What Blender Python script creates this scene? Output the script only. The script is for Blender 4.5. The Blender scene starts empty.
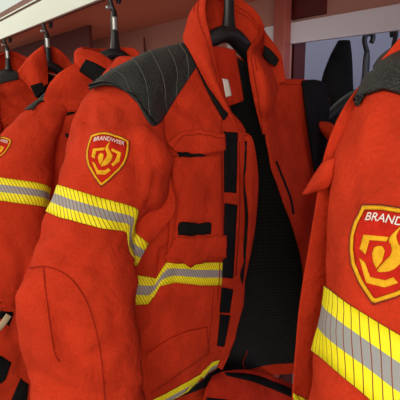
import bpy, bmesh, math, random
import numpy as np
from mathutils import Vector
from mathutils.bvhtree import BVHTree

# ------------------------------------------------------------------ camera
S = 1.3                      # metres per working unit
H = 1.62                     # camera height
F_PX = 500.0
P = math.atan(100 / 500.0)   # pitch down
TH = math.atan(0.7 * math.cos(P))
FH = np.array([-math.cos(TH), math.sin(TH), 0.0])
RT = np.array([math.sin(TH), math.cos(TH), 0.0])
FW = np.array([FH[0] * math.cos(P), FH[1] * math.cos(P), -math.sin(P)])
UP = np.array([FH[0] * math.sin(P), FH[1] * math.sin(P), math.cos(P)])
CAM = np.array([0.0, 0.0, H])


def ray(px, py):
    return FW + RT * (px - 200) / F_PX + UP * (200 - py) / F_PX


def atd(px, py, d):
    return CAM + ray(px, py) * d * S


def atX(px, py, X):
    r = ray(px, py)
    return CAM + r * (X * S / r[0])


def atY(px, py, Y):
    r = ray(px, py)
    return CAM + r * (Y * S / r[1])


def proj(p):
    q = np.asarray(p) - CAM
    d = q @ FW
    return np.stack([200 + F_PX * (q @ RT) / d, 200 - F_PX * (q @ UP) / d], -1)


C = bpy.context.scene.collection
cam_d = bpy.data.cameras.new('camera')
cam = bpy.data.objects.new('camera', cam_d)
C.objects.link(cam)
cam.location = CAM
from mathutils import Matrix
M = Matrix(((RT[0], UP[0], -FW[0]), (RT[1], UP[1], -FW[1]), (RT[2], UP[2], -FW[2])))
cam.rotation_euler = M.to_euler()
cam_d.sensor_width = 36
cam_d.lens = 36 * F_PX / 400
cam_d.clip_start = 0.02
bpy.context.scene.camera = cam

# --------------------------------------------------------------- materials


def new_mat(name):
    m = bpy.data.materials.new(name)
    m.use_nodes = True
    nt = m.node_tree
    b = nt.nodes['Principled BSDF']
    return m, nt, b


def plain(name, col, rough=0.6, metal=0.0, spec=0.5):
    m, nt, b = new_mat(name)
    b.inputs['Base Color'].default_value = (*col, 1)
    b.inputs['Roughness'].default_value = rough
    b.inputs['Metallic'].default_value = metal
    b.inputs['Specular IOR Level'].default_value = spec
    return m


def fabric(name, c1, c2, rough=0.9, noise=14, weave=420, bump=0.5, sheen=0.0, spec=0.08):
    m, nt, b = new_mat(name)
    N, L = nt.nodes, nt.links
    tc = N.new('ShaderNodeTexCoord')
    n1 = N.new('ShaderNodeTexNoise'); n1.inputs['Scale'].default_value = noise
    n1.inputs['Detail'].default_value = 6
    L.new(tc.outputs['Object'], n1.inputs['Vector'])
    cr = N.new('ShaderNodeMix'); cr.data_type = 'RGBA'
    mr = N.new('ShaderNodeMapRange'); mr.inputs[1].default_value = 0.35; mr.inputs[2].default_value = 0.65
    L.new(n1.outputs['Fac'], mr.inputs[0]); L.new(mr.outputs[0], cr.inputs[0])
    cr.inputs[6].default_value = (*c1, 1); cr.inputs[7].default_value = (*c2, 1)
    ng = N.new('ShaderNodeTexNoise'); ng.inputs['Scale'].default_value = 230
    ng.inputs['Detail'].default_value = 4; ng.inputs['Roughness'].default_value = 0.7
    L.new(tc.outputs['Object'], ng.inputs['Vector'])
    mg = N.new('ShaderNodeMapRange'); mg.inputs[1].default_value = 0.3; mg.inputs[2].default_value = 0.7
    mg.inputs[3].default_value = 0.86; mg.inputs[4].default_value = 1.10
    L.new(ng.outputs['Fac'], mg.inputs[0])
    vm = N.new('ShaderNodeVectorMath'); vm.operation = 'SCALE'
    L.new(cr.outputs[2], vm.inputs[0]); L.new(mg.outputs[0], vm.inputs['Scale'])
    L.new(vm.outputs[0], b.inputs['Base Color'])
    b.inputs['Roughness'].default_value = rough
    b.inputs['Specular IOR Level'].default_value = spec
    b.inputs['Sheen Weight'].default_value = sheen
    b.inputs['Sheen Roughness'].default_value = 0.5
    n2 = N.new('ShaderNodeTexNoise'); n2.inputs['Scale'].default_value = weave
    n2.inputs['Detail'].default_value = 3
    L.new(tc.outputs['Object'], n2.inputs['Vector'])
    n3 = N.new('ShaderNodeTexNoise'); n3.inputs['Scale'].default_value = 26
    n3.inputs['Detail'].default_value = 5; n3.inputs['Distortion'].default_value = 1.2
    L.new(tc.outputs['Object'], n3.inputs['Vector'])
    b1 = N.new('ShaderNodeBump'); b1.inputs['Strength'].default_value = bump
    b1.inputs['Distance'].default_value = 0.001
    L.new(n2.outputs['Fac'], b1.inputs['Height'])
    b2 = N.new('ShaderNodeBump'); b2.inputs['Strength'].default_value = 0.5
    b2.inputs['Distance'].default_value = 0.010
    L.new(n3.outputs['Fac'], b2.inputs['Height'])
    L.new(b1.outputs[0], b2.inputs['Normal'])
    L.new(b2.outputs[0], b.inputs['Normal'])
    return m


RED = fabric('red_aramid', (0.43, 0.029, 0.009), (0.55, 0.038, 0.012))
RED_IN = fabric('red_facing', (0.40, 0.022, 0.008), (0.50, 0.030, 0.011))
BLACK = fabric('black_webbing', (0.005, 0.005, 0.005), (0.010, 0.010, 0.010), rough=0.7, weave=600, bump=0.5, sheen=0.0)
DARKSEAM = fabric('seam_thread', (0.26, 0.015, 0.006), (0.32, 0.02, 0.007))


def mesh_lining():
    m, nt, b = new_mat('black_mesh_lining')
    N, L = nt.nodes, nt.links
    uv = N.new('ShaderNodeUVMap'); uv.uv_map = 'UVMap'
    mp = N.new('ShaderNodeMapping'); mp.inputs['Scale'].default_value = (1, 1, 1)
    L.new(uv.outputs[0], mp.inputs[0])
    ck = N.new('ShaderNodeTexVoronoi'); ck.inputs['Scale'].default_value = 110
    ck.inputs['Randomness'].default_value = 0.0
    L.new(mp.outputs[0], ck.inputs['Vector'])
    mr = N.new('ShaderNodeMapRange'); mr.inputs[1].default_value = 0.2; mr.inputs[2].default_value = 0.6
    L.new(ck.outputs['Distance'], mr.inputs[0])
    mx = N.new('ShaderNodeMix'); mx.data_type = 'RGBA'
    mx.inputs[6].default_value = (0.003, 0.003, 0.003, 1); mx.inputs[7].default_value = (0.020, 0.021, 0.021, 1)
    L.new(mr.outputs[0], mx.inputs[0])
    L.new(mx.outputs[2], b.inputs['Base Color'])
    bp = N.new('ShaderNodeBump'); bp.inputs['Strength'].default_value = 0.8; bp.inputs['Distance'].default_value = 0.002
    L.new(mr.outputs[0], bp.inputs['Height']); L.new(bp.outputs[0], b.inputs['Normal'])
    b.inputs['Roughness'].default_value = 0.75
    b.inputs['Specular IOR Level'].default_value = 0.25
    return m


LINING = mesh_lining()


def yoke_mat(name, period=0.0, n=5, dots=420):
    """dark grey-green abrasion patch: fine dimples and pale quilting seams"""
    m, nt, b = new_mat(name)
    N, L = nt.nodes, nt.links
    uv = N.new('ShaderNodeUVMap'); uv.uv_map = 'UVMap'
    tc = N.new('ShaderNodeTexCoord')
    vo = N.new('ShaderNodeTexVoronoi'); vo.inputs['Scale'].default_value = dots
    L.new(tc.outputs['Object'], vo.inputs['Vector'])
    mr = N.new('ShaderNodeMapRange'); mr.inputs[1].default_value = 0.1; mr.inputs[2].default_value = 0.55
    L.new(vo.outputs['Distance'], mr.inputs[0])
    mx = N.new('ShaderNodeMix'); mx.data_type = 'RGBA'
    mx.inputs[6].default_value = (0.030, 0.032, 0.028, 1); mx.inputs[7].default_value = (0.010, 0.012, 0.011, 1)
    L.new(mr.outputs[0], mx.inputs[0])
    no = N.new('ShaderNodeTexNoise'); no.inputs['Scale'].default_value = 20
    no.inputs['Detail'].default_value = 5
    L.new(tc.outputs['Object'], no.inputs['Vector'])
    m2 = N.new('ShaderNodeMix'); m2.data_type = 'RGBA'; m2.blend_type = 'MULTIPLY'
    m2.inputs[0].default_value = 0.6
    L.new(mx.outputs[2], m2.inputs[6]); L.new(no.outputs['Color'], m2.inputs[7])
    L.new(mx.outputs[2], b.inputs['Base Color'])
    bp = N.new('ShaderNodeBump'); bp.inputs['Strength'].default_value = 0.7; bp.inputs['Distance'].default_value = 0.002
    L.new(mr.outputs[0], bp.inputs['Height'])
    L.new(bp.outputs[0], b.inputs['Normal'])
    b.inputs['Roughness'].default_value = 0.5
    b.inputs['Specular IOR Level'].default_value = 0.45
    return m


YOKE = yoke_mat('grey_coated_patch')
STITCH = plain('pale_stitching', (0.065, 0.068, 0.065), 0.8)


def tape_mat(name, slant=0.32, period=0.165, line=0.15):
    """yellow / silver / yellow segmented tape; UV v 0..1 across, u in tape widths"""
    m, nt, b = new_mat(name)
    N, L = nt.nodes, nt.links
    uv = N.new('ShaderNodeUVMap'); uv.uv_map = 'UVMap'
    sp = N.new('ShaderNodeSeparateXYZ'); L.new(uv.outputs[0], sp.inputs[0])

    def mth(op, a, bb=None, c=None):
        n = N.new('ShaderNodeMath'); n.operation = op
        for i, v in enumerate((a, bb, c)):
            if v is None: continue
            if isinstance(v, (int, float)): n.inputs[i].default_value = v
            else: L.new(v, n.inputs[i])
        return n.outputs[0]
    u, v = sp.outputs[0], sp.outputs[1]
    mid = mth('COMPARE', v, 0.5, 0.165)
    edge = mth('GREATER_THAN', mth('ABSOLUTE', mth('SUBTRACT', v, 0.5)), 0.492)
    sl = mth('ADD', u, mth('MULTIPLY', v, slant))
    fr = mth('FRACT', mth('DIVIDE', sl, period))
    ln = mth('LESS_THAN', fr, line)
    no = N.new('ShaderNodeTexNoise'); no.inputs['Scale'].default_value = 60
    L.new(uv.outputs[0], no.inputs['Vector'])
    gmix = N.new('ShaderNodeMix'); gmix.data_type = 'RGBA'
    gmix.inputs[6].default_value = (0.24, 0.245, 0.24, 1); gmix.inputs[7].default_value = (0.36, 0.365, 0.36, 1)
    L.new(no.outputs['Fac'], gmix.inputs[0])
    c1 = N.new('ShaderNodeMix'); c1.data_type = 'RGBA'
    c1.inputs[6].default_value = (0.86, 0.78, 0.010, 1)
    L.new(mid, c1.inputs[0]); L.new(gmix.outputs[2], c1.inputs[7])
    c2 = N.new('ShaderNodeMix'); c2.data_type = 'RGBA'
    c2.inputs[7].default_value = (0.22, 0.05, 0.014, 1)
    L.new(mth('MAXIMUM', ln, edge), c2.inputs[0]); L.new(c1.outputs[2], c2.inputs[6])
    L.new(c2.outputs[2], b.inputs['Base Color'])
    b.inputs['Roughness'].default_value = 0.6
    b.inputs['Specular IOR Level'].default_value = 0.25
    return m


TAPE = tape_mat('hi_vis_tape', slant=.72, line=.17, period=.155)
TAPE1 = tape_mat('hi_vis_tape_near', period=.145, line=.12)
GOLD = fabric('gold_embroidery', (0.72, 0.36, 0.012), (0.85, 0.46, 0.02), rough=0.7, noise=60, weave=500, bump=0.7)
BADGE_RED = fabric('badge_red', (0.46, 0.016, 0.008), (0.54, 0.022, 0.010), noise=50)
THREAD_WHITE = plain('white_thread', (0.72, 0.68, 0.64), 0.8)
BADGE_DARK = plain('badge_dark_edge', (0.16, 0.012, 0.006), 0.9)
LABEL_W = plain('white_label', (0.72, 0.72, 0.66), 0.8)
PLASTIC = plain('black_plastic', (0.008, 0.008, 0.009), 0.42)
METAL = plain('brushed_metal', (0.42, 0.44, 0.43), 0.35, 0.8)
BEIGE = plain('beige_webbing', (0.55, 0.44, 0.28), 0.8)

# ---------------------------------------------------------------- surfaces
rng = np.random.RandomState(7)


def catmull(pts, n):
    """pts (k, ...) -> n samples, centripetal-free Catmull-Rom, ends clamped"""
    pts = np.asarray(pts, float)
    k = len(pts)
    ext = np.concatenate([[2 * pts[0] - pts[1]], pts, [2 * pts[-1] - pts[-2]]])
    t = np.linspace(0, k - 1, n)
    i = np.minimum(t.astype(int), k - 2)
    f = (t - i).reshape(-1, *([1] * (pts.ndim - 1)))
    p0, p1, p2, p3 = ext[i], ext[i + 1], ext[i + 2], ext[i + 3]
    return 0.5 * ((2 * p1) + (-p0 + p2) * f + (2 * p0 - 5 * p1 + 4 * p2 - p3) * f ** 2 + (-p0 + 3 * p1 - 3 * p2 + p3) * f ** 3)


def resample(poly, n, smooth=False):
    poly = np.asarray(poly, float)
    if smooth:
        poly = catmull(poly, 12 * len(poly))
    d = np.r_[0, np.cumsum(np.linalg.norm(np.diff(poly, axis=0), axis=1))]
    t = np.linspace(0, d[-1], n)
    return np.stack([np.interp(t, d, poly[:, j]) for j in range(poly.shape[1])], -1)


class Waves:
    """smooth pseudo-noise made of random plane waves"""
    def __init__(self, seed, scale, n=14, aniso=(1, 1, 1)):
        r = np.random.RandomState(seed)
        self.k = r.normal(size=(n, 3)) * np.array(aniso) * (2 * math.pi / scale) * 0.6
        self.ph = r.uniform(0, 2 * math.pi, n)

    def __call__(self, p):
        return np.sin(p @ self.k.T + self.ph).sum(-1) / math.sqrt(len(self.ph))


class Surf:
    """dense grid G[v, u, 3]; normals point to the outside"""
    def __init__(self, G, closed=False, flip=False):
        self.G = G
        self.closed = closed
        self.flip = flip
        self.update()

    def normals(self, G=None):
        G = self.G if G is None else G
        if self.closed:
            du = np.roll(G, -1, 1) - np.roll(G, 1, 1)
        else:
            du = np.gradient(G, axis=1)
        dv = np.gradient(G, axis=0)
        n = np.cross(du, dv)
        n /= np.linalg.norm(n, axis=-1, keepdims=True) + 1e-12
        return -n if self.flip else n

    def update(self):
        self.N = self.normals()
        nv, nu = self.G.shape[:2]
        self.nv, self.nu = nv, nu
        self.faces = grid_faces(nv, nu, self.closed)
        self.bvh = BVHTree.FromPolygons([Vector(p) for p in self.G.reshape(-1, 3)], self.faces)

    def displace(self, fn):
        self.G = self.G + self.N * fn(self.G)[..., None]
        self.update()

    def crease(self, pxs, depth, width, side=None):
        """press a fold line (given by points of the front view) into the cloth"""
        pl = resample(pxs, 60, True)
        q = proj(self.G)
        d = np.sqrt(((q[:, :, None, :] - pl[None, None]) ** 2).sum(-1)).min(-1)
        facing = (self.N * (CAM - self.G)).sum(-1) > 0
        amt = depth * np.exp(-(d / width) ** 2) * facing
        self.G = self.G - self.N * amt[..., None]
        self.update()

    def hit(self, px, py):
        r = ray(px, py)
        loc, nor, idx, dist = self.bvh.ray_cast(Vector(CAM), Vector(r).normalized())
        if loc is None:
            # nearest point to the ray
            d0 = np.median((self.G.reshape(-1, 3) - CAM) @ FW)
            q = CAM + r * d0
            for _ in range(4):
                loc, nor, idx, dist = self.bvh.find_nearest(Vector(q))
                q = CAM + r * ((np.array(loc) - CAM) @ FW)
        n = np.array(nor)
        if n @ (CAM - np.array(loc)) < 0: n = -n
        return np.array(loc), n, idx

    def inv(self, px, py):
        loc, n, idx = self.hit(px, py)
        nq = self.nu if self.closed else self.nu - 1
        v, u = divmod(idx, nq)
        # refine inside the quad
        P0 = self.G[v, u]; P1 = self.G[v, (u + 1) % self.nu]; P2 = self.G[v + 1, u]
        a, b = P1 - P0, P2 - P0
        A = np.array([[a @ a, a @ b], [a @ b, b @ b]])
        s = np.linalg.solve(A + np.eye(2) * 1e-15, np.array([a @ (loc - P0), b @ (loc - P0)]))
        s = np.clip(s, 0, 1)
        return u + s[0], v + s[1]

    def at(self, u, v):
        u = np.asarray(u, float); v = np.asarray(v, float)
        v = np.clip(v, 0, self.nv - 1.0001)
        if self.closed: u = u % self.nu
        else: u = np.clip(u, 0, self.nu - 1.0001)
        iu, iv = np.floor(u).astype(int), np.floor(v).astype(int)
        fu, fv = (u - iu)[..., None], (v - iv)[..., None]
        ju = (iu + 1) % self.nu

        def bl(A):
            return (A[iv, iu] * (1 - fu) + A[iv, ju] * fu) * (1 - fv) + (A[iv + 1, iu] * (1 - fu) + A[iv + 1, ju] * fu) * fv
        n = bl(self.N)
        return bl(self.G), n / (np.linalg.norm(n, axis=-1, keepdims=True) + 1e-12)


def grid_faces(nv, nu, closed=False):
    F = []
    nq = nu if closed else nu - 1
    for v in range(nv - 1):
        for u in range(nq):
            a = v * nu + u; b = v * nu + (u + 1) % nu
            F.append((a, b, b + nu, a + nu))
    return F


ORIGIN = np.zeros(3)    # set to the garment's root position while its parts are built


def link_mesh(name, verts, faces, mat, parent=None, uvs=None, smooth=True, solid=0.0, off=0.0, bevel=0.0):
    me = bpy.data.meshes.new(name)
    org = ORIGIN if parent is not None else np.zeros(3)
    me.from_pydata([tuple(np.asarray(p, float) - org) for p in verts], [], [tuple(int(i) for i in f) for f in faces])
    if uvs is not None:
        ul = me.uv_layers.new(name='UVMap')
        for poly in me.polygons:
            for li in poly.loop_indices:
                ul.data[li].uv = uvs[me.loops[li].vertex_index]
    if mat is not None: me.materials.append(mat)
    me.validate()
    for p in me.polygons: p.use_smooth = smooth
    o = bpy.data.objects.new(name, me)
    C.objects.link(o)
    if parent is not None: o.parent = parent
    if solid:
        md = o.modifiers.new('thickness', 'SOLIDIFY'); md.thickness = solid; md.offset = off
    if bevel:
        md = o.modifiers.new('bevel', 'BEVEL'); md.width = bevel; md.segments = 2
    return o


def grid_mesh(name, G, mat, parent, solid=0.003, off=0.0, closed=False, uv='unit', width=None):
    nv, nu = G.shape[:2]
    F = grid_faces(nv, nu, closed)
    if uv == 'tape':       # u in tape widths
        mid = G[nv // 2]
        s = np.r_[0, np.cumsum(np.linalg.norm(np.diff(mid, axis=0), axis=1))]
        U = np.tile(s / width, (nv, 1)); V = np.tile(np.linspace(1, 0, nv)[:, None], (1, nu))
    else:
        U = np.tile(np.linspace(0, 1, nu), (nv, 1)); V = np.tile(np.linspace(0, 1, nv)[:, None], (1, nu))
    uvs = np.stack([U, V], -1).reshape(-1, 2)
    return link_mesh(name, G.reshape(-1, 3), F, mat, parent, uvs, True, solid, off)


def surf_from_ctrl(ctrl, nv, nu, flip=False):
    A = np.asarray(ctrl, float)              # rows, cols, 3
    rows = catmull(A, nv)                    # along v
    G = np.stack([catmull(r, nu) for r in rows])
    s = Surf(G, False, flip)
    return s


def face_cam(s):
    c = ((s.N * (CAM - s.G)).sum(-1)).mean()
    if c < 0:
        s.flip = not s.flip; s.update()
    return s


def ring_tube(rings, nv=110, nu=72, ratio=0.72, power=2.3, shrink=0.97):
    """rings: (Lx,Ly,Rx,Ry,d[,ratio])"""
    cs, hs, rt = [], [], []
    for r in rings:
        L_, R_ = atd(r[0], r[1], r[4]), atd(r[2], r[3], r[4])
        cs.append((L_ + R_) / 2); hs.append((R_ - L_) / 2 * shrink)
        rt.append(r[5] if len(r) > 5 else ratio)
    cs, hs, rt = catmull(cs, nv), catmull(hs, nv), catmull(np.array(rt)[:, None], nv)[:, 0]
    sp = np.gradient(cs, axis=0); sp /= np.linalg.norm(sp, axis=1, keepdims=True)
    G = np.zeros((nv, nu, 3))
    a = np.arange(nu) / nu * 2 * math.pi
    ca, sa = np.cos(a), np.sin(a)
    ca = np.sign(ca) * np.abs(ca) ** (2 / power); sa = np.sign(sa) * np.abs(sa) ** (2 / power)
    for i in range(nv):
        h = hs[i]; hl = np.linalg.norm(h)
        dvec = np.cross(h / hl, sp[i]); dvec /= np.linalg.norm(dvec)
        if dvec @ (CAM - cs[i]) < 0: dvec = -dvec
        G[i] = cs[i] + ca[:, None] * h + sa[:, None] * dvec * hl * rt[i]
    s = Surf(G, True)
    c = ((s.N * (s.G - cs[:, None, :])).sum(-1)).mean()
    if c < 0: s.flip = True; s.update()
    return s


def cast_grid(s, top, bot, nx, ny, off, smooth=False):
    """lay a four-sided piece on surface s; top and bottom edges are polylines"""
    T, B = resample(top, nx, smooth), resample(bot, nx, smooth)
    G = np.zeros((ny, nx, 3))
    for j in range(ny):
        f = j / (ny - 1)
        for i in range(nx):
            q = T[i] * (1 - f) + B[i] * f
            loc, n, idx = s.hit(*q)
            G[j, i] = loc + n * off
    return G


def decal(name, s, top, bot, mat, parent, nx=30, ny=8, off=0.0015, solid=0.002, smooth=False, bulge=0.0, **k):
    G = cast_grid(s, top, bot, nx, ny, off, smooth)
    if bulge:
        a = np.sin(np.linspace(0, math.pi, ny))[:, None] ** 0.5 * np.sin(np.linspace(0, math.pi, nx))[None] ** 0.5
        c = CAM - G; c /= np.linalg.norm(c, axis=-1, keepdims=True)
        G = G + c * (a * bulge)[..., None]
    return grid_mesh(name, G, mat, parent, solid, 0.0, **k)


def ribbon(name, s, pxs, w, mat, parent, off=0.0012, n=50, solid=0.0012, smooth=True):
    """thin strip following a line on the surface, w in picture points"""
    pl = resample(pxs, n, smooth)
    t = np.gradient(pl, axis=0); t /= np.linalg.norm(t, axis=1, keepdims=True)
    nn = np.stack([-t[:, 1], t[:, 0]], -1)
    return decal(name, s, pl + nn * w / 2, pl - nn * w / 2, mat, parent, nx=n, ny=2, off=off, solid=solid)


def tape_band(name, s, pairs, parent, off=0.0016, nu=140, nv=7, mat=None):
    """reflective band all round a closed sleeve; pairs of (top px, bottom px)"""
    rows = []
    for (tx, ty), (bx, by) in pairs:
        u1, v1 = s.inv(tx, ty); u2, v2 = s.inv(bx, by)
        rows.append(((u1 + u2) / 2, v1, v2))
    rows.sort()
    u = np.array([r[0] for r in rows]); v1 = np.array([r[1] for r in rows]); v2 = np.array([r[2] for r in rows])
    uu = np.linspace(0, s.nu, nu)
    vt = np.interp(uu, np.r_[u[-1] - s.nu, u, u[0] + s.nu], np.r_[v1[-1], v1, v1[0]])
    vb = np.interp(uu, np.r_[u[-1] - s.nu, u, u[0] + s.nu], np.r_[v2[-1], v2, v2[0]])
    k = np.array([1, 2, 3, 2, 1]) / 9.0
    vt = np.convolve(np.r_[vt[-3:-1], vt, vt[1:3]], k, 'valid'); vb = np.convolve(np.r_[vb[-3:-1], vb, vb[1:3]], k, 'valid')
    G = np.zeros((nv, nu, 3))
    for j in range(nv):
        f = j / (nv - 1)
        Pp, Nn = s.at(uu, vt * (1 - f) + vb * f)
        G[j] = Pp + Nn * off
    G = G[:, ::-1]
    w = np.linalg.norm(G[0] - G[-1], axis=1).mean()
    return grid_mesh(name, G, mat or TAPE, parent, 0.0014, 0.0, uv='tape', width=w)


def drape(s, others, gap):
    """lift surface s just above the cloth lying under it"""
    for j in range(s.G.shape[0]):
        for i in range(s.G.shape[1]):
            p = s.G[j, i]
            if j < s.G.shape[0] * 0.45: continue
            r = p - CAM; L_ = np.linalg.norm(r); r = r / L_
            best = L_
            for o in others:
                loc, n, idx, d = o.bvh.ray_cast(Vector(CAM), Vector(r))
                if loc is not None and d - gap < best: best = d - gap
            s.G[j, i] = CAM + r * best
    s.update()


# ------------------------------------------------------------------ things


def tag(o, label=None, cat=None, group=None, kind=None):
    if label: o['label'] = label
    if cat: o['category'] = cat
    if group: o['group'] = group
    if kind: o['kind'] = kind
    return o


def empty(name, loc):
    o = bpy.data.objects.new(name, None)
    o.empty_display_size = 0.05
    C.objects.link(o)
    o.location = loc
    return o


def copy_tree(o, parent=None, skip=()):
    c = o.copy()
    C.objects.link(c)
    c.parent = parent
    for ch in list(o.children):
        if ch.name.split('.')[0] in skip: continue
        copy_tree(ch, c, skip)
    return c


def box(name, lo, hi, mat, parent=None, bevel=0.0):
    (x0, y0, z0), (x1, y1, z1) = lo, hi
    v = [(x, y, z) for x in (x0, x1) for y in (y0, y1) for z in (z0, z1)]
    f = [(0, 1, 3, 2), (4, 6, 7, 5), (0, 4, 5, 1), (2, 3, 7, 6), (0, 2, 6, 4), (1, 5, 7, 3)]
    return link_mesh(name, v, f, mat, parent, None, False, 0, 0, bevel)


def U(x, y, z):     # working units relative to the camera -> world
    return np.array([x * S, y * S, H + z * S])


def ubox(name, x0, x1, y0, y1, z0, z1, mat, parent=None, bevel=0.0):
    return box(name, U(x0, y0, z0), U(x1, y1, z1), mat, parent, bevel)


def sweep(name, pts, rad, mat, parent, n=10, flat=None, smooth=True):
    """tube along pts with radius per point; flat=(axis, factor) squashes the section"""
    pts = np.asarray(pts, float)
    k = len(pts)
    rad = np.full(k, rad) if np.isscalar(rad) else np.asarray(rad, float)
    m = max(k * 5, 12)
    if smooth:
        pts = catmull(pts, m); rad = catmull(rad[:, None], m)[:, 0]
    t = np.gradient(pts, axis=0); t /= np.linalg.norm(t, axis=1, keepdims=True)
    ref = np.array([1.0, 0, 0])
    V, Fc = [], []
    for i, p in enumerate(pts):
        a = ref - t[i] * (ref @ t[i])
        if np.linalg.norm(a) < 0.2:
            a = np.array([0, 1.0, 0]) - t[i] * t[i][1]
        a /= np.linalg.norm(a); b = np.cross(t[i], a)
        fx, fy = flat if flat else (1, 1)
        for j in range(n):
            g = 2 * math.pi * j / n
            V.append(p + rad[i] * (math.cos(g) * a * fx + math.sin(g) * b * fy))
    for i in range(len(pts) - 1):
        for j in range(n):
            Fc.append((i * n + j, i * n + (j + 1) % n, (i + 1) * n + (j + 1) % n, (i + 1) * n + j))
    Fc.append(tuple(range(n - 1, -1, -1))); Fc.append(tuple((len(pts) - 1) * n + j for j in range(n)))
    return link_mesh(name, V, Fc, mat, parent)


# ------------------------------------------------------------------- badge
def bc(pts):
    """badge drawing coordinates -> badge unit coordinates (width about 1)"""
    out = []
    for x, y in pts:
        dx, dy = x - 150, y - 185
        out.append(((dx * .98 + dy * .196) / 205, -(-dx * .196 + dy * .98) / 205))
    return np.array(out)


SHIELD = [(-.5, .54), (-.25, .60), (0, .62), (.25, .60), (.5, .54), (.53, .32), (.53, .1), (.485, -.1), (.40, -.28), (.21, -.50), (0, -.685),
          (-.21, -.50), (-.40, -.28), (-.485, -.1), (-.53, .1), (-.53, .32)]
# knot-like emblem: three bent bars round a flame
MOTIF = [
    [(-.36, .15), (-.06, .21), (-.07, .145), (-.27, .10), (-.27, -.10), (-.36, -.05)],                       # left bar
    [(.37, .15), (.11, .21), (.12, .145), (.28, .10), (.25, -.06), (.17, -.17), (.225, -.225), (.36, -.06)],   # right bar
    [(-.33, -.17), (-.245, -.205), (-.12, -.37), (.05, -.35), (.12, -.28), (.19, -.33), (.07, -.44), (-.14, -.46)],  # lower bar
    [(-.16, .055), (-.10, .07), (-.06, .02), (-.055, -.12), (-.09, -.24), (-.15, -.17), (-.195, -.06), (-.19, .02)],  # left leaf
    [(.04, .40), (-.01, .30), (-.05, .18), (.00, .10), (.02, 0), (-.03, -.12), (-.075, -.27), (.06, -.22), (.14, -.10),
     (.17, .02), (.12, .10), (.06, .17), (.02, .26)],                                                             # flame
]


def poly_mesh(poly, cell=0.06):
    """filled, finely cut polygon in 2-D"""
    bm = bmesh.new()
    vs = [bm.verts.new((x, y, 0)) for x, y in poly]
    bm.faces.new(vs)
    bmesh.ops.triangulate(bm, faces=bm.faces[:])
    for _ in range(4):
        es = [e for e in bm.edges if e.calc_length() > cell]
        if not es: break
        bmesh.ops.subdivide_edges(bm, edges=es, cuts=1)
        bmesh.ops.triangulate(bm, faces=bm.faces[:])
    V = np.array([v.co[:2] for v in bm.verts])
    bm.verts.index_update()
    Fc = [tuple(v.index for v in f.verts) for f in bm.faces]
    bm.free()
    return V, Fc


def smooth_poly(pts, n):
    p = np.array(pts, float)
    q = np.concatenate([p[-2:], p, p[:2]])
    m = catmull(q, (len(q) - 1) * n + 1)
    return m[2 * n:-(n * 1)][:len(p) * n]


def text_mesh(body):
    cu = bpy.data.curves.new('lettering', 'FONT')
    cu.body = body; cu.align_x = 'CENTER'; cu.size = 1.0; cu.offset = 0.008; cu.resolution_u = 3
    ob = bpy.data.objects.new('lettering', cu)
    C.objects.link(ob)
    bpy.context.view_layer.update()
    me = bpy.data.meshes.new_from_object(ob.evaluated_get(bpy.context.evaluated_depsgraph_get()))
    V = np.array([v.co[:2] for v in me.vertices]); Fc = [tuple(p.vertices) for p in me.polygons]
    bpy.data.objects.remove(ob); bpy.data.curves.remove(cu)
    return V, Fc


TV, TF = text_mesh('BRANDWEER')


def badge(s, c_px, right_px, size, parent, aspect=1.0):
    """sew the shield badge on surface s; c_px centre, right_px a point to its right"""
    c, n, _ = s.hit(*c_px)
    # smoothed normal
    ns = []
    for dx in (-12, 0, 12):
        for dy in (-12, 0, 12):
            ns.append(s.hit(c_px[0] + dx, c_px[1] + dy)[1])
    n = np.mean(ns, 0); n /= np.linalg.norm(n)
    r, _, _ = s.hit(*right_px)
    ex = r - c; ex -= n * (ex @ n); ex /= np.linalg.norm(ex)
    ey = np.cross(n, ex)

    def lay(V2, off):
        out = []
        for x, y in V2:
            p = c + ex * x * size + ey * y * size * aspect
            loc, nn, i, d = s.bvh.ray_cast(Vector(p + n * 0.08), Vector(-n))
            if loc is None: loc = Vector(p)
            out.append(np.array(loc) + n * off)
        return out
    sh = np.array(SHIELD)
    V, Fc = poly_mesh(sh * 1.04 + [0, -0.0], 0.07)
    b = link_mesh('badge', lay(V, 0.0010), Fc, BADGE_DARK, parent, solid=0.001)

    def ringpoly(a, bsc, name, mat, off):
        n_ = 4
        A = resample(np.vstack([sh, sh[:1]]) * a, 81)[:-1]; B = resample(np.vstack([sh, sh[:1]]) * bsc, 81)[:-1]
        V = np.vstack([A, (A + B) / 2, B]); k = len(A)
        Fq = []
        for r_ in range(2):
            for i in range(k): Fq.append((r_ * k + i, r_ * k + (i + 1) % k, (r_ + 1) * k + (i + 1) % k, (r_ + 1) * k + i))
        P3 = lay(V, off)
        P3 = [p + (n * 0.0012 if k <= i < 2 * k else 0) for i, p in enumerate(P3)]
        return link_mesh(name, P3, Fq, mat, b, solid=0.001)
    ringpoly(1.0, 0.915, 'badge_border', GOLD, 0.0022)
    V, Fc = poly_mesh(sh * 0.90, 0.06)
    link_mesh('badge_field', lay(V, 0.0018), Fc, BADGE_RED, b, solid=0.0006)
    VV, FF = [], []
    for m in MOTIF:
        q = np.array(m)
        if len(m) > 8: q = smooth_poly(m, 3)
        V, Fc = poly_mesh(q, 0.05)
        o_ = sum(len(v) for v in VV)
        VV.append(V); FF += [tuple(i + o_ for i in f) for f in Fc]
    link_mesh('emblem', lay(np.vstack(VV), 0.0026), FF, GOLD, b, solid=0.0006)
    w = TV[:, 0].max() - TV[:, 0].min()
    T = TV.copy(); T[:, 0] *= 0.80 / w; T[:, 1] *= 0.80 / w * 1.25
    T[:, 1] += 0.395 - 0.28 * T[:, 0] ** 2
    link_mesh('lettering', lay(T, 0.0030), TF, THREAD_WHITE, b, smooth=False)
    b['label'] = 'red shield badge with gold border and flame emblem'
    return b


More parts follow.
